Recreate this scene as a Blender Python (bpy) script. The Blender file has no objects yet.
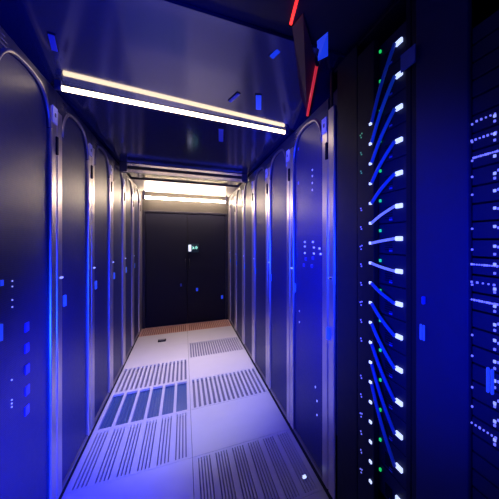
import bpy, bmesh, math, random
from mathutils import Vector, Matrix
random.seed(7)
S = bpy.context.scene
COL = S.collection
PI = math.pi

# ------------------------------------------------------------------ camera
F, PX, UVP, HOR, EYE = 294.0, 328.0, 184.0, 241.0, 1.284
TH = math.atan((PX - UVP) / F)
SN, CS = math.sin(TH), math.cos(TH)
cd = bpy.data.cameras.new('camera')
cam = bpy.data.objects.new('camera', cd)
COL.objects.link(cam)
cam.location = (0, 0, EYE)
cam.rotation_euler = (PI / 2, 0, -TH)
cd.sensor_fit = 'HORIZONTAL'
cd.sensor_width = 36
cd.lens = F / 499 * 36
cd.shift_x = -(PX - 249.5) / 499
cd.shift_y = (HOR - 249.5) / 499
cd.clip_start = 0.02
S.camera = cam

def Yat(u, X):
    """distance along the aisle of the picture column u on the plane x = X"""
    z = F * X / (CS * (u - UVP))
    return (z - X * SN) / CS
def depth(u, X):
    return F * X / (CS * (u - UVP))
def Zat(u, v, X):
    return EYE - (v - HOR) * depth(u, X) / F
def onZ(u, v, z):
    d = (z - EYE) * F / (HOR - v)
    X = (u - UVP) * d * CS / F
    return X, (d - X * SN) / CS

XL, XR, XM = -0.55, 0.65, 0.045
YB = 5.08          # back wall
CEIL = 2.014
PITCH = 0.585

# ------------------------------------------------------------------ materials
def mat(name, base, rough=0.5, metal=0.0, emit=None, es=0.0, spec=0.5, noise=0.0, nscale=20.0, perf=0.0, ior=1.5):
    m = bpy.data.materials.new(name)
    m.use_nodes = True
    nt = m.node_tree
    b = nt.nodes['Principled BSDF']
    b.inputs['Base Color'].default_value = (*base, 1)
    b.inputs['Roughness'].default_value = rough
    b.inputs['Metallic'].default_value = metal
    b.inputs['IOR'].default_value = ior
    b.inputs['Specular IOR Level'].default_value = spec
    if emit:
        b.inputs['Emission Color'].default_value = (*emit, 1)
        b.inputs['Emission Strength'].default_value = es
    tc = nt.nodes.new('ShaderNodeTexCoord')
    if noise > 0:
        n = nt.nodes.new('ShaderNodeTexNoise')
        n.inputs['Scale'].default_value = nscale
        n.inputs['Detail'].default_value = 4
        nt.links.new(tc.outputs['Object'], n.inputs['Vector'])
        mx = nt.nodes.new('ShaderNodeMix'); mx.data_type = 'RGBA'
        mx.inputs['A'].default_value = (*[c * (1 - noise) for c in base], 1)
        mx.inputs['B'].default_value = (*[min(1, c * (1 + noise)) for c in base], 1)
        nt.links.new(n.outputs['Fac'], mx.inputs['Factor'])
        nt.links.new(mx.outputs['Result'], b.inputs['Base Color'])
        mr = nt.nodes.new('ShaderNodeMapRange')
        mr.inputs['To Min'].default_value = max(0.02, rough * 0.85)
        mr.inputs['To Max'].default_value = min(1, rough * 1.15)
        nt.links.new(n.outputs['Fac'], mr.inputs['Value'])
        nt.links.new(mr.outputs['Result'], b.inputs['Roughness'])
    if perf > 0:   # fine punched holes
        v = nt.nodes.new('ShaderNodeTexVoronoi')
        v.inputs['Scale'].default_value = 130
        v.inputs['Randomness'].default_value = 0.15
        nt.links.new(tc.outputs['Object'], v.inputs['Vector'])
        r = nt.nodes.new('ShaderNodeMapRange')
        r.inputs['From Min'].default_value = 0.3
        r.inputs['From Max'].default_value = 0.4
        r.inputs['To Min'].default_value = 1 - perf
        r.inputs['To Max'].default_value = 1
        nt.links.new(v.outputs['Distance'], r.inputs['Value'])
        mm = nt.nodes.new('ShaderNodeMix'); mm.data_type = 'RGBA'; mm.blend_type = 'MULTIPLY'
        mm.inputs['Factor'].default_value = 1
        src = b.inputs['Base Color'].links
        if src: nt.links.new(src[0].from_socket, mm.inputs['A'])
        else: mm.inputs['A'].default_value = (*base, 1)
        nt.links.new(r.outputs['Result'], mm.inputs['B'])
        nt.links.new(mm.outputs['Result'], b.inputs['Base Color'])
    return m

M = {
 'floor': mat('floor_tile_white', (.62, .60, .66), .42, 0, noise=.05, nscale=9, spec=.4),
 'vent': mat('vent_tile_white', (.60, .58, .66), .45, 0, noise=.04, nscale=14, spec=.4),
 'ventred': mat('vent_tile_terracotta', (.60, .36, .34), .5, 0, noise=.06, nscale=14, spec=.3),
 'tray': mat('vent_tray', (.14, .14, .28), .5, .2, noise=.1),
 'trayblue': mat('vent_tray_blue', (.03, .09, .34), .4, .2, noise=.15),
 'trayred': mat('vent_tray_red', (.22, .07, .06), .6, 0, noise=.1),
 'slab': mat('slab_dark', (.02, .02, .03), .8),
 'wall': mat('wall_charcoal', (.035, .032, .032), .75, 0, noise=.12, nscale=6, spec=.2),
 'doorleaf': mat('door_shaded_navy', (.010, .011, .030), .7, 0, noise=.08, nscale=8, spec=.2),  # kept darker than the wall to paint the light's fall-off below the tube
 'ceil': mat('ceiling_glossy', (.015, .02, .09), .13, 0, noise=.05, nscale=3, ior=2.1),
 'ceildark': mat('ceiling_dark', (.012, .014, .06), .6, 0, noise=.1, spec=.2),
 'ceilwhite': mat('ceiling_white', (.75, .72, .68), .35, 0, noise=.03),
 'beam': mat('beam_dark', (.03, .03, .05), .35, .5, noise=.1),
 'alu': mat('aluminium', (.9, .82, .84), .26, 1, noise=.06, nscale=30),
 'post': mat('rack_post_silver', (.62, .57, .60), .37, .92, noise=.05, nscale=25),
 'rim': mat('arch_rim_silver', (.36, .33, .37), .40, .85, noise=.05, nscale=25),
 'carcass': mat('rack_black', (.008, .009, .026), .6, .1, noise=.2, nscale=12, spec=.2),
 'door': mat('rack_door_mesh', (.017, .022, .12), .46, .12, noise=.10, nscale=40, perf=.45, spec=.25),
 'head': mat('rack_head_black', (.025, .027, .08), .42, .3, noise=.1, nscale=18),
 'frame': mat('rack_frame_grey', (.22, .20, .25), .45, .6, noise=.1, nscale=18),
 'black': mat('black_plastic', (.006, .007, .018), .6, 0, noise=.2, spec=.15),
 'serv': mat('server_face', (.014, .018, .06), .6, 0, noise=.2, nscale=30, spec=.2),
 'panel': mat('panel_navy', (.018, .022, .095), .55, .1, noise=.12, nscale=14, spec=.2),
 'chrome': mat('chrome', (.8, .8, .85), .18, 1, noise=.04),
 'sticker': mat('sticker_blue', (.62, .66, .95), .4, 0, noise=.06),
 'plate': mat('plate_blue', (.03, .12, .45), .5, 0, noise=.1),
 'ink': mat('sticker_ink', (.03, .03, .12), .5, noise=.1),
 'tube': mat('tube_glow', (1, .95, .85), .3, 0, emit=(1, .76, .46), es=8),
 'tubeback': mat('tube_glow_far', (1, .95, .85), .3, 0, emit=(1, .76, .52), es=90),
 'cap': mat('tube_cap', (.05, .05, .12), .4, .3, noise=.1),
 'red': mat('red_tube', (.8, .05, .03), .3, 0, emit=(1, .03, .03), es=1.6),
 'redghost': mat('red_tube_ghost', (.7, .05, .06), .3, 0, emit=(.8, .03, .06), es=.55),
 'maroon': mat('maroon_light_trail', (.10, .008, .03), .5, 0, noise=.15),
 'ledw': mat('led_white', (.7, .7, 1), .3, 0, emit=(.52, .62, 1), es=1.4),
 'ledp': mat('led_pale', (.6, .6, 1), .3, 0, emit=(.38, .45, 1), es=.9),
 'ledv': mat('led_violet', (.4, .4, 1), .3, 0, emit=(.22, .24, 1), es=.75),
 'ledg': mat('led_green', (.1, .8, .3), .3, 0, emit=(.01, .55, .10), es=1.2),
 'ledgd': mat('led_green_dim', (.2, .5, .3), .3, 0, emit=(.04, .35, .10), es=.7),
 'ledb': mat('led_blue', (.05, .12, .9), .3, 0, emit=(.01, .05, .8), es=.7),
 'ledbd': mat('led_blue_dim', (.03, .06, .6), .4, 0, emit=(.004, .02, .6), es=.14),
 'handle': mat('handle_blue_lit', (.1, .25, .7), .3, 0, emit=(.03, .09, .6), es=.35),
 'streak': mat('streak_blue', (.02, .06, .45), .4, 0, emit=(.004, .04, .5), es=.30, noise=.1),
 'streakhot': mat('streak_bright', (.4, .45, .9), .35, 0, emit=(.24, .30, .95), es=.55, noise=.1),
 'streakdim': mat('streak_navy', (.02, .06, .42), .4, 0, emit=(.002, .02, .28), es=.25, noise=.1),
 'signg': mat('sign_green', (.3, .9, .7), .4, 0, emit=(.35, .85, .75), es=.75),
 'signw': mat('sign_white', (.9, .9, 1), .4, 0, emit=(.8, .85, 1), es=1.0),
 'signbox': mat('sign_dark_green', (.01, .05, .06), .5, 0),
}

# ------------------------------------------------------------------ mesh helpers
def add_box(bm, x0, x1, y0, y1, z0, z1, mi=0):
    vs = [bm.verts.new(p) for p in ((x0,y0,z0),(x1,y0,z0),(x1,y1,z0),(x0,y1,z0),(x0,y0,z1),(x1,y0,z1),(x1,y1,z1),(x0,y1,z1))]
    for f in ((3,2,1,0),(4,5,6,7),(0,1,5,4),(1,2,6,5),(2,3,7,6),(3,0,4,7)):
        fc = bm.faces.new([vs[i] for i in f]); fc.material_index = mi
def add_tube(bm, pts, r, n=8):
    rings = []
    pts = [Vector(p) for p in pts]
    for i, p in enumerate(pts):
        d = (pts[min(i+1, len(pts)-1)] - pts[max(i-1, 0)]).normalized()
        a = d.cross(Vector((0,0,1)))
        if a.length < 1e-3: a = d.cross(Vector((1,0,0)))
        a.normalize(); b = d.cross(a)
        rings.append([bm.verts.new(p + r*(math.cos(t)*a + math.sin(t)*b)) for t in [2*PI*k/n for k in range(n)]])
    for i in range(len(rings)-1):
        for k in range(n):
            f = bm.faces.new((rings[i][k], rings[i][(k+1)%n], rings[i+1][(k+1)%n], rings[i+1][k])); f.smooth = True
    bm.faces.new(rings[0][::-1]); bm.faces.new(rings[-1])
def prism_yz(bm, poly, x0, x1):
    """closed prism: outline in y,z swept along x"""
    a = [bm.verts.new((x0, y, z)) for y, z in poly]; b = [bm.verts.new((x1, y, z)) for y, z in poly]
    n = len(poly)
    bm.faces.new(a); bm.faces.new(b[::-1])
    for i in range(n): bm.faces.new((a[i], b[i], b[(i+1)%n], a[(i+1)%n]))
def obj(name, bm, m, parent=None, loc=None, bevel=0.0, smooth=False):
    bmesh.ops.recalc_face_normals(bm, faces=bm.faces[:])
    me = bpy.data.meshes.new(name)
    bm.to_mesh(me); bm.free()
    o = bpy.data.objects.new(name, me)
    COL.objects.link(o)
    for mm in (m if isinstance(m, (list, tuple)) else [m]): me.materials.append(M[mm])
    if smooth:
        for p in me.polygons: p.use_smooth = True
    if bevel:
        bv = o.modifiers.new('bevel', 'BEVEL'); bv.width = bevel; bv.segments = 2; bv.limit_method = 'ANGLE'
    if parent: o.parent = parent
    if loc: o.location = loc
    return o
def box(name, m, x0, x1, y0, y1, z0, z1, parent=None, bevel=0.0):
    bm = bmesh.new()
    cx, cy, cz = (x0+x1)/2, (y0+y1)/2, (z0+z1)/2
    add_box(bm, x0-cx, x1-cx, y0-cy, y1-cy, z0-cz, z1-cz)
    return obj(name, bm, m, parent, (cx, cy, cz), bevel)
def tag(o, label, cat, group=None, kind=None):
    if label: o['label'] = label
    if cat: o['category'] = cat
    if group: o['group'] = group
    if kind: o['kind'] = kind
    return o
def thing(name, label, cat, loc=(0,0,0), rz=0, group=None):
    o = bpy.data.objects.new(name, None)
    COL.objects.link(o)
    o.empty_display_size = .1
    o.location = loc; o.rotation_euler = (0, 0, rz)
    return tag(o, label, cat, group)
def dup(root, label, loc, rz=0.0, group=None):
    r = root.copy(); COL.objects.link(r)
    r.location = loc; r.rotation_euler = (0, 0, rz)
    r['label'] = label
    if group: r['group'] = group
    for ch in list(root.children):
        c = ch.copy(); COL.objects.link(c); c.parent = r
        for g in list(ch.children):
            d = g.copy(); COL.objects.link(d); d.parent = c
    return r
def struct(o):
    o['kind'] = 'structure'
    return o

# ------------------------------------------------------------------ floor
ROWS = [1.92 + .545*k for k in range(-4, 6)] + [YB]      # row edges along the aisle
KIND = {}   # (row, column) -> vent pattern ; row 9 = against the back wall
KIND[(9,0)] = KIND[(9,1)] = 'fine_red'
KIND[(7,1)] = 'fine'
KIND[(6,0)] = 'even'
KIND[(5,0)] = 'wide'; KIND[(5,1)] = 'even'
KIND[(4,0)] = 'groups'
KIND[(3,1)] = 'groups'
COLS = [(XL, XM), (XM, XR)]
bm = bmesh.new()
g = .0012
for r in range(len(ROWS)-1):
    for c, (xa, xb) in enumerate(COLS):
        if (r, c) in KIND: continue
        add_box(bm, xa+g, xb-g, ROWS[r]+g, ROWS[r+1]-g, -.03, 0)
floor = obj('floor', bm, 'floor')
struct(floor)
bm = bmesh.new()
add_box(bm, -1.6, XL, ROWS[0], YB, -.03, -.002)
add_box(bm, XR, 1.7, ROWS[0], YB, -.03, -.002)
add_box(bm, -1.6, 1.7, ROWS[0], YB, -.10, -.06)
sub = struct(obj('floor_base', bm, 'slab'))

VENT_LABEL = {
 (9,0): 'terracotta slotted vent tile at the back wall, left one',
 (9,1): 'terracotta slotted vent tile at the back wall, right one',
 (7,1): 'white vent tile of fine slots, far right between two blank tiles',
 (6,0): 'white vent tile of even dark slots just beyond the blue slotted tile',
 (5,0): 'vent tile with six wide dark blue slots on the left of the aisle',
 (5,1): 'white vent tile of bold even slots, right beside the blue slotted tile',
 (4,0): 'large white vent tile with six bands of thin slots, just nearer than the blue-slotted tile',
 (3,1): 'nearest large vent tile with six bands of slots, bottom right of the aisle floor',
 (2,0): 'vent tile with bands of slots nearest the camera on the left',
}
def slots(kind, w, nb=5):
    """list of slot intervals across a tile of width w"""
    m = .014
    out = []
    if kind == 'wide':
        p = (w - 2*m) / 6
        for k in range(6): out.append((m + k*p + p*.10, m + k*p + p*.90))
    elif kind == 'groups':
        p = (w - 2*m) / 6
        for k in range(6):
            q = p * .78 / nb
            for j in range(nb): out.append((m + k*p + p*.11 + j*q + q*.30, m + k*p + p*.11 + j*q + q*.70))
    else:
        n = 16 if kind == 'even' else 22
        p = (w - 2*m) / n
        for k in range(n): out.append((m + k*p + p*.25, m + k*p + p*.75))
    return out
for (r, c), kind in KIND.items():
    xa, xb = COLS[c]; ya, yb = ROWS[r], ROWS[r+1]
    if r < 2: continue
    w, h = xb - xa, yb - ya
    red = kind == 'fine_red'
    t = thing('vent_tile', VENT_LABEL[(r,c)], 'floor vent', (xa, ya, -.03), 0, 'slotted airflow tiles in the raised floor')
    bm = bmesh.new()
    e = .020
    add_box(bm, g, w-g, g, e, .012, .03); add_box(bm, g, w-g, h-e, h-g, .012, .03)
    x = g
    for s0, s1 in slots('fine' if red else kind, w, 4 if c == 0 else 5):
        add_box(bm, x, s0, e, h-e, .012, .03); x = s1
    add_box(bm, x, w-g, e, h-e, .012, .03)
    obj('grille', bm, 'ventred' if red else 'vent', t)
    bm = bmesh.new(); add_box(bm, g, w-g, g, h-g, 0, .006)
    if kind == 'wide':      # fine louvres seen down the wide slots
        for s0, s1 in slots(kind, w):
            for k in range(1, 4):
                xx = s0 + (s1 - s0) * k / 4
                add_box(bm, xx-.0018, xx+.0018, e, h-e, .006, .016)
    obj('damper_tray', bm, 'trayred' if red else ('trayblue' if kind == 'wide' else 'tray'), t)

# small dark cable outlet on a far blank tile, glowing stud added for a white reflection near the right edge
X0, Y0 = onZ(162, 341, 0)
t = thing('floor_outlet', 'small dark cable outlet on the blank far tile, left of the seam', 'outlet', (X0, Y0, 0))
box('lid', 'black', -.045, .045, -.04, .04, 0, .014, t, .003)
box('flap', 'frame', -.03, .03, -.02, .02, .014, .019, t)
X0, Y0 = onZ(304.5, 476, 0.012)
t = thing('floor_glint_stud', 'tiny white light spot added as a glowing stud on the nearest right vent tile', 'light', (X0, Y0, 0))
box('base', 'chrome', -.013, .013, -.013, .013, 0, .006, t, .002)
box('lens', 'ledw', -.009, .009, -.009, .009, .006, .013, t, .002)

# ------------------------------------------------------------------ back wall and door
bm = bmesh.new(); add_box(bm, -1.6, 1.7, YB, YB+.1, -.06, 2.3)
wb = struct(obj('wall_back', bm, 'wall'))
d = struct(thing('door_1', None, None, (0, YB, 0)))
box('door_leaf', 'doorleaf', -.51, .045, -.022, -.002, .01, 1.70, d, .003)
box('door_leaf', 'doorleaf', .052, .61, -.022, -.002, .01, 1.70, d, .003)
for nm, a in (('jamb', (-.549, -.515)), ('jamb', (.615, .649))):
    box(nm, 'beam', a[0], a[1], -.03, 0, .0, 1.74, d, .004)
box('lintel', 'beam', -.515, .615, -.03, 0, 1.705, 1.74, d, .004)
for yy in (.02, .075):
    bm = bmesh.new(); add_tube(bm, [(yy, -.022, 1.0), (yy, -.05, 1.0), (yy, -.05, .86), (yy, -.022, .86)], .006)
    obj('pull_handle', bm, 'beam', d)
# exit sign (a lit pictogram block and arrow letters on a dark green plate)
X0 = None
def wallpt(u, v, Y=YB):
    # picture point on the plane y = Y
    t = (u - PX) / F
    X = Y * (t*CS + SN) / (CS - t*SN)
    dd = X*SN + Y*CS
    return X, EYE - (v - HOR) * dd / F
sx0, sz0 = wallpt(187.4, 252.5, YB-.03); sx1, sz1 = wallpt(198.6, 243.8, YB-.03)
es = thing('exit_sign', 'tiny lit exit sign on the dark back wall', 'sign', ((sx0+sx1)/2, YB-.022, (sz0+sz1)/2))
hw, hh = (sx1-sx0)/2, (sz1-sz0)/2
box('sign_plate', 'signbox', -hw, hw, -.012, 0, -hh, hh, es, .003)
bx0, bz0 = wallpt(188.5, 251.3); bx1, bz1 = wallpt(191.2, 244.8)
cx, cz = es.location.x, es.location.z
box('doorway_pictogram', 'signw', bx0-cx, bx1-cx, -.016, -.012, bz0-cz, bz1-cz, es)
# running figure and arrow, built as a little block of strokes
fx0, fz0 = wallpt(192.0, 249.4); fx1, fz1 = wallpt(197.4, 245.8)
bm = bmesh.new()
W_, H_ = fx1-fx0, fz1-fz0
def stroke(a, b, w):
    ax, az = fx0-cx + a[0]*W_, fz0-cz + a[1]*H_
    bx_, bz_ = fx0-cx + b[0]*W_, fz0-cz + b[1]*H_
    add_tube(bm, [(ax, -.014, az), (bx_, -.014, bz_)], w, 6)
for a, b in (((.12,.85),(.22,.45)), ((.22,.45),(.05,.05)), ((.22,.45),(.42,.1)), ((.0,.7),(.38,.62)),
             ((.5,.5),(1.0,.5)), ((.78,.95),(1.0,.5)), ((.78,.05),(1.0,.5)), ((.55,.75),(.75,.75)), ((.55,.28),(.75,.28))):
    stroke(a, b, .0055)
obj('running_figure', bm, 'signg', es)

# ghosts of blue lights, added as small lamps on the back wall
for k, (u, v, s, side) in enumerate([(181, 285, .028, 'leftmost and dimmest of three'), (197, 289.5, .034, 'middle one of three'), (222, 297, .036, 'rightmost of three')]):
    X0, Z0 = wallpt(u, v, YB-.03)
    t = thing('ghost_lamp', 'small added ghost of a blue light low on the back door, ' + side, 'light ghost', (X0, YB-.022, Z0), 0, 'blue light ghosts on the back door')
    box('housing', 'black', -s*.6, s*.6, -.008, 0, -s, s, t, .003)
    box('lens', 'ledbd' if k == 0 else 'ledb', -s*.42, s*.42, -.016, -.008, -s*.75, s*.75, t, .004)

# ------------------------------------------------------------------ ceiling
def cpanel(y0, y1, m, name):
    bm = bmesh.new(); add_box(bm, -1.6, 1.7, y0, y1, CEIL, CEIL+.02)
    return struct(obj(name, bm, m))
TY0, TY1, TSL = 1.209, 1.815, .222        # near roof panel: slopes down towards the tube
NEARZ = CEIL + TSL*(TY1-TY0) + .015
def ceil_z(Y):
    return NEARZ if Y < TY0 else (CEIL + TSL*(TY1-Y) if Y < TY1 else CEIL)
bm = bmesh.new(); add_box(bm, -1.6, 1.7, ROWS[0], TY0-.004, NEARZ, NEARZ+.02)
struct(obj('ceiling', bm, 'ceildark'))
bm = bmesh.new()
zz0, zz1 = ceil_z(TY0), CEIL
v_ = [bm.verts.new(p) for p in ((-1.6,TY0,zz0),(1.7,TY0,zz0),(1.7,TY1,zz1),(-1.6,TY1,zz1),(-1.6,TY0,zz0+.02),(1.7,TY0,zz0+.02),(1.7,TY1,zz1+.02),(-1.6,TY1,zz1+.02))]
for f in ((3,2,1,0),(4,5,6,7),(0,1,5,4),(1,2,6,5),(2,3,7,6),(3,0,4,7)): bm.faces.new([v_[i] for i in f])
struct(obj('ceiling.004', bm, 'ceil'))
cpanel(TY1+.003, 3.30, 'ceil', 'ceiling.001')
cpanel(3.30, 4.06, 'ceil', 'ceiling.002')
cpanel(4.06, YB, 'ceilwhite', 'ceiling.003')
bm = bmesh.new(); add_box(bm, XL-.1, XR+.1, 4.05, 4.075, CEIL-.012, CEIL)
o = struct(obj('trim_1', bm, 'beam'))
# aluminium cross beam of the aisle roof
t = thing('roof_beam', 'dark cross beam with bright aluminium edges under the aisle ceiling', 'beam', (XM, 3.32, 0))
hw = .55
box('web', 'beam', -hw, hw, -.03, .03, 1.935, CEIL, t, .003)
for za, zb_, tl in ((1.928, 1.956, .085), (1.988, 2.010, .112)):
    bm = bmesh.new()
    prism_yz(bm, [(-.042, zb_), (-.042 + tl*(zb_-za), za), (-.03, za), (-.03, zb_)], -hw, hw)
    obj('edge_strip', bm, 'alu', t)
for s in (-1, 1):
    box('end_bracket', 'cap', s*hw-.03, s*hw+.03, -.045, .045, 1.93, CEIL, t, .006)

def tube_lamp(label, y, z, x0, x1, m, r, rz=0.0):
    t = thing('pendant_tube_lamp', label, 'light', ((x0+x1)/2, y, z), rz, 'fluorescent tubes across the aisle')
    h = (x1-x0)/2
    bm = bmesh.new(); add_tube(bm, [(-h+.02, 0, 0), (h-.02, 0, 0)], r, 16)
    obj('glass_tube', bm, m, t)
    for s in (-1, 1):
        bm = bmesh.new(); add_tube(bm, [(s*(h-.025), 0, 0), (s*h, 0, 0)], r*1.12, 16)
        add_box(bm, s*(h-.012)-.012, s*(h-.012)+.012, -.012, .012, 0, CEIL-z+.003)
        obj('end_cap', bm, 'cap', t)
    return t
tube_lamp('nearer bright fluorescent tube hanging across the aisle under the glossy ceiling', 1.79, 1.986, -.53, .61, 'tube', .0115, .07)
tube_lamp('far fluorescent tube glowing along the top of the back wall', YB-.12, 1.912, -.53, .62, 'tubeback', .017)

# red strip light, with its ghost and red trail added, top right
def on_c(u, v, off=.012):
    """point on (a little under) the ceiling at picture position u, v"""
    t = (u - PX) / F
    k, c, e = t*CS + SN, CS - t*SN, (HOR - v) / F       # per unit of depth
    d = (CEIL - off - EYE) / e
    if d*c < TY1:
        d = (CEIL - off + TSL*TY1 - EYE) / (e + TSL*c)
        if d*c < TY0: d = (NEARZ - off - EYE) / e
    return Vector((d*k, d*c, EYE + d*e))
for nm, lab, a, b, m, r in (('red_tube_and_ghost', 'short bright red light tube near the ceiling, upper right', (298.5, -6), (290.5, 25), 'red', .0058),
                      ('red_tube_and_ghost', 'added dim ghost of the red tube, slanting down to the rack top', (317, 64), (307.3, 116), 'redghost', .0075)):
    A, B = on_c(*a), on_c(*b)
    mid = (A+B)/2
    t = thing(nm, lab, 'light', mid, 0, 'red tube and its ghost under the ceiling')
    bm = bmesh.new(); add_tube(bm, [A-mid, B-mid], r, 10); obj('glass_tube', bm, m, t)
    for P, Q in ((A, B), (B, A)):
        dv = (Q-P).normalized()
        bm = bmesh.new(); add_tube(bm, [P-mid-dv*.008, P-mid+dv*.006], r*1.15, 10)
        p = P-mid
        add_box(bm, p.x-.003, p.x+.003, p.y-.003, p.y+.003, p.z, p.z + ceil_z(P.y)-P.z+.003)
        obj('end_cap', bm, 'black', t)
quad = [on_c(*p, .004) for p in ((292, 27), (303, 14), (316, 62), (307, 112), (300.5, 96))]  # maroon shape painted in for the smear of red light
mid = sum(quad, Vector()) / 5
bm = bmesh.new()
lo = [bm.verts.new(q-mid) for q in quad]; up = [bm.verts.new(q-mid+Vector((0, 0, .0045))) for q in quad]
bm.faces.new(lo[::-1]); bm.faces.new(up)
for i in range(5): bm.faces.new((lo[i], lo[(i+1)%5], up[(i+1)%5], up[i]))
o = obj('maroon_light_trail', bm, 'maroon', None, mid)
tag(o, 'thin maroon light trail built on the ceiling between the red tube and its ghost', 'panel')

# glowing bars and a square added for blue reflections on the ceiling
def ceil_bar(name, lab, a, b, w, m, grp='blue reflections built on the ceiling'):
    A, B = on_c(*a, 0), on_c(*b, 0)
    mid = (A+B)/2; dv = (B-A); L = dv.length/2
    t = thing(name, lab, 'light ghost', mid, 0, grp)
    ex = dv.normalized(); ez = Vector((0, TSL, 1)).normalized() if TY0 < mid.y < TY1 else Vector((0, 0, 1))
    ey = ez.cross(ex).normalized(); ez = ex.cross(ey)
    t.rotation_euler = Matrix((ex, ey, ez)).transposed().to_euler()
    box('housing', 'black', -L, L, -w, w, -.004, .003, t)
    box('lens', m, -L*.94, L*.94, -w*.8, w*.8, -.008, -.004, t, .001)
ceil_bar('mounted_reflection', 'added blue reflection on the ceiling left of the bright red tube', (270.5, 57), (289, 39), .013, 'ledb')
ceil_bar('mounted_reflection', 'short added blue reflection on the ceiling beside the right end of the near tube', (258.5, 109), (258.5, 94), .018, 'ledb')
ceil_bar('mounted_reflection', 'faint added blue reflection slanting above the near tube, right part', (229.5, 101), (239, 92.5), .010, 'ledbd')
ceil_bar('mounted_reflection', 'faint added blue reflection on the ceiling in the upper left corner', (51, 33), (55, 50), .012, 'ledbd')
ceil_bar('mounted_reflection', 'dim added blue reflection on the ceiling behind the near tube', (221, 141), (221, 128), .018, 'ledbd')
ceil_bar('mounted_reflection', 'dim added blue reflection on the ceiling above the nearest right rack', (341, 87), (363, 66), .007, 'ledbd')
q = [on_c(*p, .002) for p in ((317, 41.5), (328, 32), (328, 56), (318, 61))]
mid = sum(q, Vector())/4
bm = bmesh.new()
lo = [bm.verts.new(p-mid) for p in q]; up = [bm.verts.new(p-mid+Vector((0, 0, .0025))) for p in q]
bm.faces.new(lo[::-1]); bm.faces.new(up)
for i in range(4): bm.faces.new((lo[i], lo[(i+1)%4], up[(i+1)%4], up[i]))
o = obj('blue_reflection', bm, 'ledb', None, mid)  # glowing square stands in for a blue reflection
tag(o, 'blue square reflection built on the ceiling above the maroon light trail', 'reflection')

# ------------------------------------------------------------------ closed racks
RH, RD, RW = 2.0, .85, PITCH - .003
HW = RW/2
PW = .066          # width of a silver post
def arch(y):       # top of the door opening at local y
    w = HW - PW - .004
    a = abs(y)/w
    z = 1.958 - .045*a*a
    rr = .12
    e = w - abs(y)
    if e < rr: z -= rr - math.sqrt(max(0, rr*rr - (rr-e)**2))
    return z
def carcass_bm(RH=2.0):
    bm = bmesh.new()
    add_box(bm, -RD, -.012, -HW, -HW+.012, 0.03, RH); add_box(bm, -RD, -.012, HW-.012, HW, 0.03, RH)
    add_box(bm, -RD, -RD+.012, -HW+.012, HW-.012, 0.03, RH)
    add_box(bm, -RD+.012, -.012, -HW+.012, HW-.012, RH-.012, RH)
    add_box(bm, -RD+.012, -.012, -HW+.012, HW-.012, .03, .045)
    return bm
def post_bm(yc, top=1.90, x0=-.012):
    bm = bmesh.new()
    r = PW/2; c = .006
    poly = [(x0, -r), (.004, -r), (.0085, -r+c*.4), (.010, -r+c), (.010, r-c), (.0085, r-c*.4), (.004, r), (x0, r)]
    a = [bm.verts.new((x, yc+y, .05)) for x, y in poly]; b = [bm.verts.new((x, yc+y, top)) for x, y in poly]
    N = len(poly)
    bm.faces.new(a); bm.faces.new(b[::-1])
    for i in range(N): bm.faces.new((a[i], b[i], b[(i+1)%N], a[(i+1)%N]))
    return bm
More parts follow.
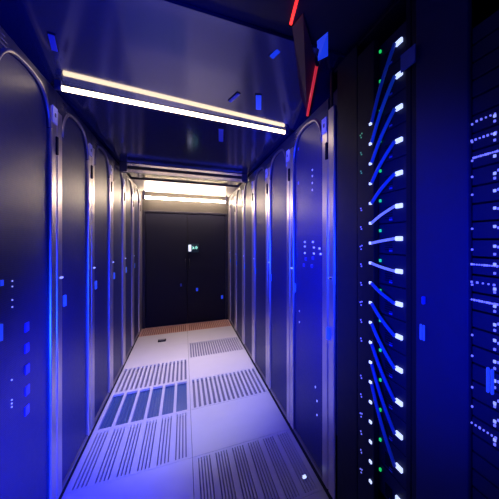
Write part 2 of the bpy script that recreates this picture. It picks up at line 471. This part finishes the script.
def make_rack(label, loc, rz):
    t = thing('server_rack', label, 'server rack', loc, rz, 'closed racks along the aisle')
    obj('cabinet', carcass_bm(), 'carcass', t)
    box('plinth', 'carcass', -RD+.03, -.03, -HW+.02, HW-.02, 0, .03, t)
    w = HW - PW - .004
    # curved perforated door with an arched head
    bm = bmesh.new(); n = 28
    fr, bk = [], []
    for k in range(n+1):
        y = -w + .004 + (2*w - .008)*k/n
        zt = arch(y) - .006
        x = -.002 + .002*(1-(y/w)**2)
        fr.append((bm.verts.new((x, y, .065)), bm.verts.new((x, y, zt))))
        bk.append((bm.verts.new((x-.012, y, .065)), bm.verts.new((x-.012, y, zt))))
    for k in range(n):
        f = bm.faces.new((fr[k][0], fr[k+1][0], fr[k+1][1], fr[k][1]))
        bm.faces.new((bk[k][0], bk[k][1], bk[k+1][1], bk[k+1][0]))
        bm.faces.new((fr[k][1], fr[k+1][1], bk[k+1][1], bk[k][1]))
        bm.faces.new((fr[k][0], bk[k][0], bk[k+1][0], fr[k+1][0]))
    for k in (0, n): bm.faces.new((fr[k][0], fr[k][1], bk[k][1], bk[k][0]))
    dr = obj('door', bm, 'door', t)
    # handle (sub-part of the door) and its latch, chrome glint painted as a glow
    hy = -w + .030
    bm = bmesh.new()
    for s in (-.009, .008):
        add_box(bm, .004, .014, hy+s-.0045, hy+s+.0045, .955, 1.012)
    h = obj('handle', bm, 'handle', dr, bevel=.003)
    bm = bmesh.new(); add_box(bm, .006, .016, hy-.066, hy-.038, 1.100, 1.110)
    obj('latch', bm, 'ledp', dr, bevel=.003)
    # head panel above the arch
    bm = bmesh.new()
    N = 40
    top = [(-HW+.002, RH-.006), (HW-.002, RH-.006)]
    ys = [-w + 2*w*k/N for k in range(N+1)]
    for k in range(N):
        prism_yz(bm, [(ys[k], arch(ys[k])), (ys[k+1], arch(ys[k+1])), (ys[k+1], RH-.006), (ys[k], RH-.006)], -.012, .006)
    for s in (-1, 1):
        y0, y1 = sorted((s*w, s*(HW-.001)))
        add_box(bm, -.012, .006, y0, y1, 1.885, RH-.006)
    bmesh.ops.remove_doubles(bm, verts=bm.verts[:], dist=1e-5)
    obj('head_panel', bm, 'head', t)
    # bright rim that follows the arch
    bm = bmesh.new()
    add_tube(bm, [(.005, y, arch(y)+.004) for y in ys], .0085, 8)
    obj('arch_rim', bm, 'rim', t)
    for k in range(3):
        bm = bmesh.new(); add_box(bm, .006, .010, -w+.002, -w+.085-.012*k, 1.968-.016*(2-k)+.0, 1.972-.016*(2-k))
        obj('vent_rib', bm, 'alu', t)
    bm = bmesh.new(); add_box(bm, -.012, .008, -w, w, .045, .062); obj('kick_strip', bm, 'frame', t)
    obj('post', post_bm(-HW+PW/2+.001), 'post', t)
    obj('post', post_bm(HW-PW/2-.001), 'post', t)
    bm = bmesh.new(); add_box(bm, .004, .017, HW-.018, HW-.001, 1.69, 1.775); obj('hinge', bm, 'black', t, bevel=.003)
    bm = bmesh.new(); add_box(bm, .010, .0145, HW-.062, HW-.006, 1.83, 1.905)
    st = obj('label_plate', bm, 'sticker', t)
    bm = bmesh.new()   # a small printed bar mark
    add_box(bm, .0145, .0152, HW-.042, HW-.026, 1.858, 1.876)
    obj('print_mark', bm, 'ink', st)
    return t
ORD = ['nearest', 'second', 'third', 'fourth', 'fifth', 'sixth', 'seventh']
LW = 1.817 - PITCH/2
lefts = []
for k in range(6):
    y = LW + PITCH*k
    lab = ['nearest closed left-row rack, cut by the picture edge, with small lights in its door',
           'second rack from the camera in the left row, with lit blue handle',
           'third rack from the camera in the left row',
           'fourth rack from the camera in the left row',
           'left row rack next to the furthest one, second from the back wall',
           'furthest rack of the left row beside the back wall'][k]
    if k == 0: proto = make_rack(lab, (XL, y, 0), 0); lefts.append(proto)
    else: lefts.append(dup(proto, lab, (XL, y, 0), 0))
RB = 1.31
rights = []
for k in range(6):
    y = RB + PITCH*(k+.5)
    lab = ['closed right-row rack just beyond the open rack, clusters of small blue lights on its door',
           'second closed rack beyond the open rack in the right row',
           'third closed rack beyond the open rack in the right row',
           'fourth closed rack beyond the open rack in the right row',
           'right row rack next to the furthest one, second from the back wall',
           'furthest rack of the right row beside the back wall'][k]
    rights.append(dup(proto, lab, (XR, y, 0), PI))
# filler plates between last racks and back wall
ye = LW + PITCH*5.5
o = box('filler_panel', 'frame', XL-.3, XL, ye+.002, YB-.002, 0, RH); tag(o, 'narrow upright filler plate between left row and back wall', 'panel', 'row end fillers')
ye2 = RB + PITCH*6
o = box('filler_panel', 'frame', XR, XR+.3, ye2+.002, YB-.002, 0, RH); tag(o, 'narrow upright filler plate between right row and back wall', 'panel', 'row end fillers')

# extra lights in particular doors (parts of those racks) and glowing LED ghosts
def door_x(ly):
    w = HW - PW - .004
    return -.002 + .002*(1-(ly/w)**2)
def rack_lights(rack, X, uvs, name, m, sy, sz):
    flip = -1 if X > 0 else 1
    for u, v in uvs:
        Y, Z = Yat(u, X), Zat(u, v, X)
        ly = (Y - rack.location.y)*flip
        x = door_x(ly)
        bm = bmesh.new(); add_box(bm, x-.006, x+.003, ly-sy, ly+sy, Z-sz, Z+sz)
        obj(name, bm, m, rack, bevel=.001)
rack_lights(lefts[0], XL, [(12, 281), (12, 286.5), (12, 300), (12, 307), (11.5, 380), (11.5, 400), (11.5, 403.5), (11.5, 407)], 'status_light', 'ledp', .0022, .0025)
rack_lights(lefts[0], XL, [(26.5, 327), (26.5, 348), (27, 369), (27, 390), (26.5, 410)], 'ghost_glow', 'ledbd', .016, .018)  # ghost of an LED column, added as glowing blocks
rack_lights(lefts[0], XL, [(1.5, 283)], 'ghost_glow', 'ledb', .010, .010)
rack_lights(rights[0], XR, [(315.5, 387), (317, 401), (317, 415), (299.5, 311), (299.5, 322), (312.5, 170), (312.5, 176), (312.5, 183), (312.5, 190)], 'status_light', 'ledp', .004, .005)
rack_lights(rights[0], XR, [(305, 242), (313, 242), (305, 246.5), (314, 247.5), (319.5, 248.5), (305, 253), (314, 253.5), (320.5, 254)], 'status_light', 'ledp', .010, .005)
rack_lights(rights[0], XR, [(306, 259), (313, 258), (304, 265), (312, 266)], 'status_light', 'ledbd', .012, .009)
rack_lights(rights[0], XR, [(298.5, 117), (298.5, 149), (298.5, 183)], 'status_light', 'ledbd', .008, .009)

# ------------------------------------------------------------------ open rack with servers (right row)
OH = 2.12
def open_rack(label, y0, y1, X=XR):
    RH = OH
    t = thing('open_rack', label, 'server rack', (X, (y0+y1)/2, 0), PI, 'near right racks without doors')
    obj('cabinet', carcass_bm(OH), 'carcass', t)
    box('plinth', 'carcass', -RD+.03, -.03, -HW+.02, HW-.02, 0, .03, t)
    for s in (-1, 1):
        bm = bmesh.new(); add_box(bm, -.012, 0, s*(HW-.012)-.011, s*(HW-.012)+.011, .03, RH); obj('corner_post', bm, 'carcass', t, bevel=.002)
    bm = bmesh.new(); add_box(bm, -.012, 0, -HW+.025, HW-.025, .03, .06); obj('foot_rail', bm, 'carcass', t)
    return t
RA0 = RB - PITCH
R1 = open_rack('open black rack full of servers with a fan of blue light streaks, right of centre', RA0, RB)
a_, b_ = Yat(358, XR), Yat(338.5, XR)
bm = bmesh.new(); add_box(bm, 0, .006, -(b_-RA0-PITCH/2), -(a_-RA0-PITCH/2), .06, 2.10); obj('side_panel', bm, 'black', R1)
# silver edge post and latch on its far side, next to the first closed rack
obj('edge_trim', post_bm(-HW+PW/2+.001, 1.93, .001), 'post', R1)
bm = bmesh.new(); add_box(bm, .006, .022, -HW+.030, -HW+.052, 1.098, 1.110); obj('latch', bm, 'chrome', R1, bevel=.003)
bm = bmesh.new()
for s in (-.008, .008): add_box(bm, .008, .020, -HW+.012+s-.004, -HW+.012+s+.004, .80, .86)
obj('handle', bm, 'handle', R1, bevel=.003)
hy = .67
bm = bmesh.new()
for s in (-.010, .008): add_box(bm, .004, .022, s-.006, s+.006, -.05, .045)
# servers
YS0, YS1 = RA0 + .028, RB - .030
cy = (YS0+YS1)/2; hws = (YS1-YS0)/2
YLED = Yat(399, XR); YG = Yat(380, XR)
SP = .1103
def make_server(z, label):
    t = thing('server', label, 'server', (XR, cy, z), PI, 'servers stacked in the open rack')
    box('chassis', 'serv', -.70, -.004, -hws, hws, -.0535, .0535, t, .002)
    ly = -(YLED - cy)
    bm = bmesh.new(); add_box(bm, -.004, .004, ly-.0165, ly+.0165, -.0075, .0075); obj('status_light', bm, 'ledw', t, bevel=.002)
    ly = -(YG - cy)
    for k, (dy, dz) in enumerate([(0, 0)]):
        bm = bmesh.new(); add_box(bm, -.004, .002, ly+dy-.0042, ly+dy+.0042, dz-.005+.03, dz+.005+.03); obj('activity_light', bm, 'ledg', t, bevel=.001)
    ly = -(Yat(388, XR) - cy)
    bm = bmesh.new()
    for k in range(6): add_box(bm, -.004, -.001, ly-.02, ly+.02, -.040+.008*k, -.037+.008*k)
    obj('intake_grille', bm, 'black', t)
    # glowing block added for the blue glow between the light columns
    ly = -(Yat(390, XR) - cy)
    bm = bmesh.new(); add_box(bm, -.004, -.002, ly-.008, ly+.008, -.046, -.036); obj('bay_glow', bm, 'ledbd', t)
    return t
NTH = ['topmost', 'second', 'third', 'fourth', 'fifth', 'sixth', 'seventh', 'eighth', 'ninth', 'tenth', 'eleventh', 'twelfth', 'thirteenth', 'fourteenth', 'fifteenth', 'sixteenth']
Z0 = Zat(399, 42, XR) - .03
Z0 = min(Z0 + .03, RH - .075)
ZT = Zat(399, 42, XR)
sv0 = None
zsrv = []
for k in range(15):
    z = ZT - SP*k
    if k == 0: z_k = z
    lab = (NTH[k] + ' server from the top in the open rack of white lights')
    zz = z
    if k == 0: sv0 = make_server(zz, lab)
    else: dup(sv0, lab, (XR, cy, z), PI)
    zsrv.append(zz)
# strip added in front to carry ghost images of the server lights
YP0, YP1 = Yat(373.5, XR-.03), Yat(357, XR-.03)
pd = thing('ghost_led_strip', 'tall black strip added to hold ghosts of the server lights in the open rack', 'ghost light strip', (XR-.006, (YP0+YP1)/2, 0), PI)
hp = (YP1-YP0)/2; cp = (YP0+YP1)/2
box('housing', 'black', .0, .022, -hp, hp, .10, 2.02, pd, .003)
zl = []
XF = XR - .028
for k in range(19):
    z = Zat(371, 124 + 19.85*k, XF); zl.append(z)
    ly = -(Yat(371, XF) - cp)
    bm = bmesh.new(); add_box(bm, .022, .027, ly-.0075, ly+.0075, z-.005, z+.005); obj('ghost_light', bm, 'ledw', pd, bevel=.0015)
    ly = -(Yat(361.5, XF) - cp)
    zz = Zat(361.5, 135 + 18.6*k, XF)
    if zz > .14 and k not in (3, 12):
        bm = bmesh.new()
        for dy, dz in ((-.006, 0), (.005, .004), (0, -.010)) if k % 3 == 0 else ((-.003, .004), (.002, -.004)):
            add_box(bm, .022, .025, ly+dy-.0022, ly+dy+.0022, z0 := zz+dz-.0022, z0+.0044)
        obj('ghost_dots', bm, 'ledgd' if k < 4 else 'ledv', pd)
# glowing tubes added for smeared light streaks, from each server light to its ghost
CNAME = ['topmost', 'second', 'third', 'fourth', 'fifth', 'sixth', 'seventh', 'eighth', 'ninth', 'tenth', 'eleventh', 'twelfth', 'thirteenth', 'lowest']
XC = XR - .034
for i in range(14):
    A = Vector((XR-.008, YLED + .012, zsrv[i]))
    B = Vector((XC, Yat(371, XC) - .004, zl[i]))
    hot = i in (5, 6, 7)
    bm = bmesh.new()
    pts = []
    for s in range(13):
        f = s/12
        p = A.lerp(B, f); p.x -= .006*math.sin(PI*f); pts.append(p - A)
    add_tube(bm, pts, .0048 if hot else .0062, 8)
    m = 'streakhot' if hot else ('streak' if 1 <= i <= 10 else 'streakdim')
    o = obj('light_streak', bm, m, None, A)
    lab = CNAME[i] + ' streak from the top of the added light fan between lights and ghosts'
    tag(o, ('pale glowing ' if hot else 'blue ') + lab, 'streak', 'fan of added light streaks across the open rack')

# ------------------------------------------------------------------ nearest right rack with switches
R0 = open_rack('nearest dark rack at the right picture edge, rows of tiny lights inside', RA0-PITCH, RA0)
c0 = RA0 - PITCH/2
ya, yb = Yat(469, XR), RA0 - .026
box('blank_door', 'panel', -.012, .004, -(yb-c0), -(ya-c0), .07, 2.10, R0, .003)
for u, v in ((424, 332), ):  # light ghost of the edge handle, added; its latch is given a glow
    ly = -(Yat(u, XR) - c0); z = Zat(u, v, XR)
    bm = bmesh.new()
    for s in (-.006, .006): add_box(bm, .004, .010, ly+s-.004, ly+s+.004, z-.024, z+.024)
    obj('handle', bm, 'handle', R0, bevel=.003)
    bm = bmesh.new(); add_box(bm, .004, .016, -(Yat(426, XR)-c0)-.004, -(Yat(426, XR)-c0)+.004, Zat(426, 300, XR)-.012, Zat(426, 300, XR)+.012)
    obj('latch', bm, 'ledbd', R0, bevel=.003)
ly = -(Yat(486, XR-.02) - c0); z = Zat(486, 382, XR-.02)
bm = bmesh.new()
for s in (-.005, .006): add_box(bm, .002, .010, ly+s-.0035, ly+s+.0035, z-.03, z+.03)
obj('handle', bm, 'handle', R0, bevel=.003)
q0, q1 = Yat(416, XR-.012), Yat(401.5, XR-.012)
zt, zb = Zat(409, 51, XR-.012), Zat(409, 66, XR-.012)
o = box('number_plate', 'plate', XR-.016, XR-.012, q0, q1, zb-.004, zt+.004)
o.parent = R0; o.matrix_parent_inverse = Matrix.Translation(R0.location).inverted() if False else (Matrix.Translation(R0.location) @ Matrix.Rotation(PI, 4, 'Z')).inverted()
# switches
yS0, yS1 = RA0-PITCH+.03, ya-.006
cs = (yS0+yS1)/2; hs = (yS1-yS0)/2
US = .0445
def make_switch(z, label, n, bright):
    t = thing('network_switch', label, 'network switch', (XR+.004, cs, z), PI, 'switches stacked in the nearest right rack')
    box('chassis', 'serv', -.45, 0, -hs, hs, -.020, .020, t, .0015)
    return t
nsw = 28
rnd = random.Random(3)
protosw = None
def port_light(t, ly, dz, s, m):
    bm = bmesh.new(); add_box(bm, 0, .003, ly-s, ly+s, dz-s*1.1, dz+s*1.1)
    obj('port_light', bm, m, t)
for k in range(nsw):
    z = 1.80 - US*k
    nm = 'switch %s' % k
    lab = ('top network switch at the right edge' if k == 0 else 'bottom network switch at the right edge' if k == nsw-1 else
           'thin dark network switch with tiny violet lights at the right picture edge')
    t = make_switch(z, lab, 0, 0)
    v = HOR - (z - EYE)*F/depth(480, XR)
    # two standing columns of lights, then busy rows here and there
    if 110 < v < 445:
        if rnd.random() < .75: port_light(t, -(Yat(471.5, XR)-cs), rnd.uniform(-.006, .006), .0020, 'ledv')
        port_light(t, -(Yat(494, XR)-cs), rnd.uniform(-.006, .008), .0030, 'ledp')
        if rnd.random() < .8: port_light(t, -(Yat(494, XR)-cs), -.013, .0024, 'ledv')
        if v < 160 or 250 < v < 310 or rnd.random() < .25:
            a = rnd.choice((471, 473, 476)); n = rnd.choice((5, 7, 9, 11))
            for j in range(n):
                u = a + (499-a)*j/n
                port_light(t, -(Yat(u, XR)-cs), .004, .0016 if rnd.random() < .6 else .0022, 'ledv')
        else:
            port_light(t, -(Yat(498, XR)-cs), .004, .0024, 'ledv')
# distinct labels by place in the stack
sw = sorted([o for o in S.objects if o.name.startswith('network_switch')], key=lambda o: -o.location.z)
TENS = ['', '', 'twenty', 'thirty']
ones = ['', 'first', 'second', 'third', 'fourth', 'fifth', 'sixth', 'seventh', 'eighth', 'ninth', 'tenth', 'eleventh', 'twelfth', 'thirteenth', 'fourteenth', 'fifteenth', 'sixteenth', 'seventeenth', 'eighteenth', 'nineteenth']
for k, o in enumerate(sw):
    if k < nsw//2: o['label'] = 'thin switch in the nearest right rack, %s from the top of its stack' % ones[k+1]
    else: o['label'] = 'thin switch in the nearest right rack, %s from the bottom of its stack' % ones[nsw-k]

# ------------------------------------------------------------------ lights: unseen lamps added for the blue wash and bright floor
def area(name, loc, target, size, power, color, sy=None, spread=PI):
    l = bpy.data.lights.new(name, 'AREA')
    l.energy = power; l.color = color; l.size = size
    if sy: l.shape = 'RECTANGLE'; l.size_y = sy
    l.spread = spread
    o = bpy.data.objects.new(name, l); COL.objects.link(o)
    o.location = loc
    o.rotation_euler = (Vector(target) - Vector(loc)).to_track_quat('-Z', 'Y').to_euler()
    return o
def spot(name, loc, target, power, color, ang, blend=.8, r=.08):
    l = bpy.data.lights.new(name, 'SPOT')
    l.energy = power; l.color = color; l.spot_size = math.radians(ang); l.spot_blend = blend; l.shadow_soft_size = r
    o = bpy.data.objects.new(name, l); COL.objects.link(o)
    o.location = loc
    o.rotation_euler = (Vector(target) - Vector(loc)).to_track_quat('-Z', 'Y').to_euler()
    return o
BLUE = (.003, .022, 1)
spot('blue_wash', (-.5, 1.0, 1.15), (.65, 1.85, 1.10), 350, BLUE, 90, 1)
spot('blue_wash_near', (-.3, .0, 1.2), (.65, .8, 1.15), 150, BLUE, 60, 1)
spot('blue_wash_low', (.5, .3, .6), (-.55, 1.6, .36), 560, BLUE, 56, 1)
spot('blue_wash_left', (.55, .9, 1.0), (-.55, 2.3, .7), 150, BLUE, 70, 1)
spot('unseen_blue_uplight', (.3, .2, .9), (-.55, 1.3, 2.05), 110, BLUE, 62, 1)
area('hidden_floor_fill', (XM, 3.42, 1.995), (XM, 3.42, 0), 1.0, 6, (1, .82, .95), .05, 1.3)  # unseen lamp added behind the beam to brighten the far floor
spot('floor_wash', (.05, .6, 1.97), (.05, 2.7, 0), 300, (.34, .37, 1), 38, 1, .06)

W = bpy.data.worlds.new('world'); S.world = W
W.use_nodes = True
W.node_tree.nodes['Background'].inputs[0].default_value = (.001, .012, .30, 1)
W.node_tree.nodes['Background'].inputs[1].default_value = .8

S.view_settings.view_transform = 'Standard'
S.view_settings.look = 'None'
S.view_settings.exposure = 0
S.view_settings.gamma = 1
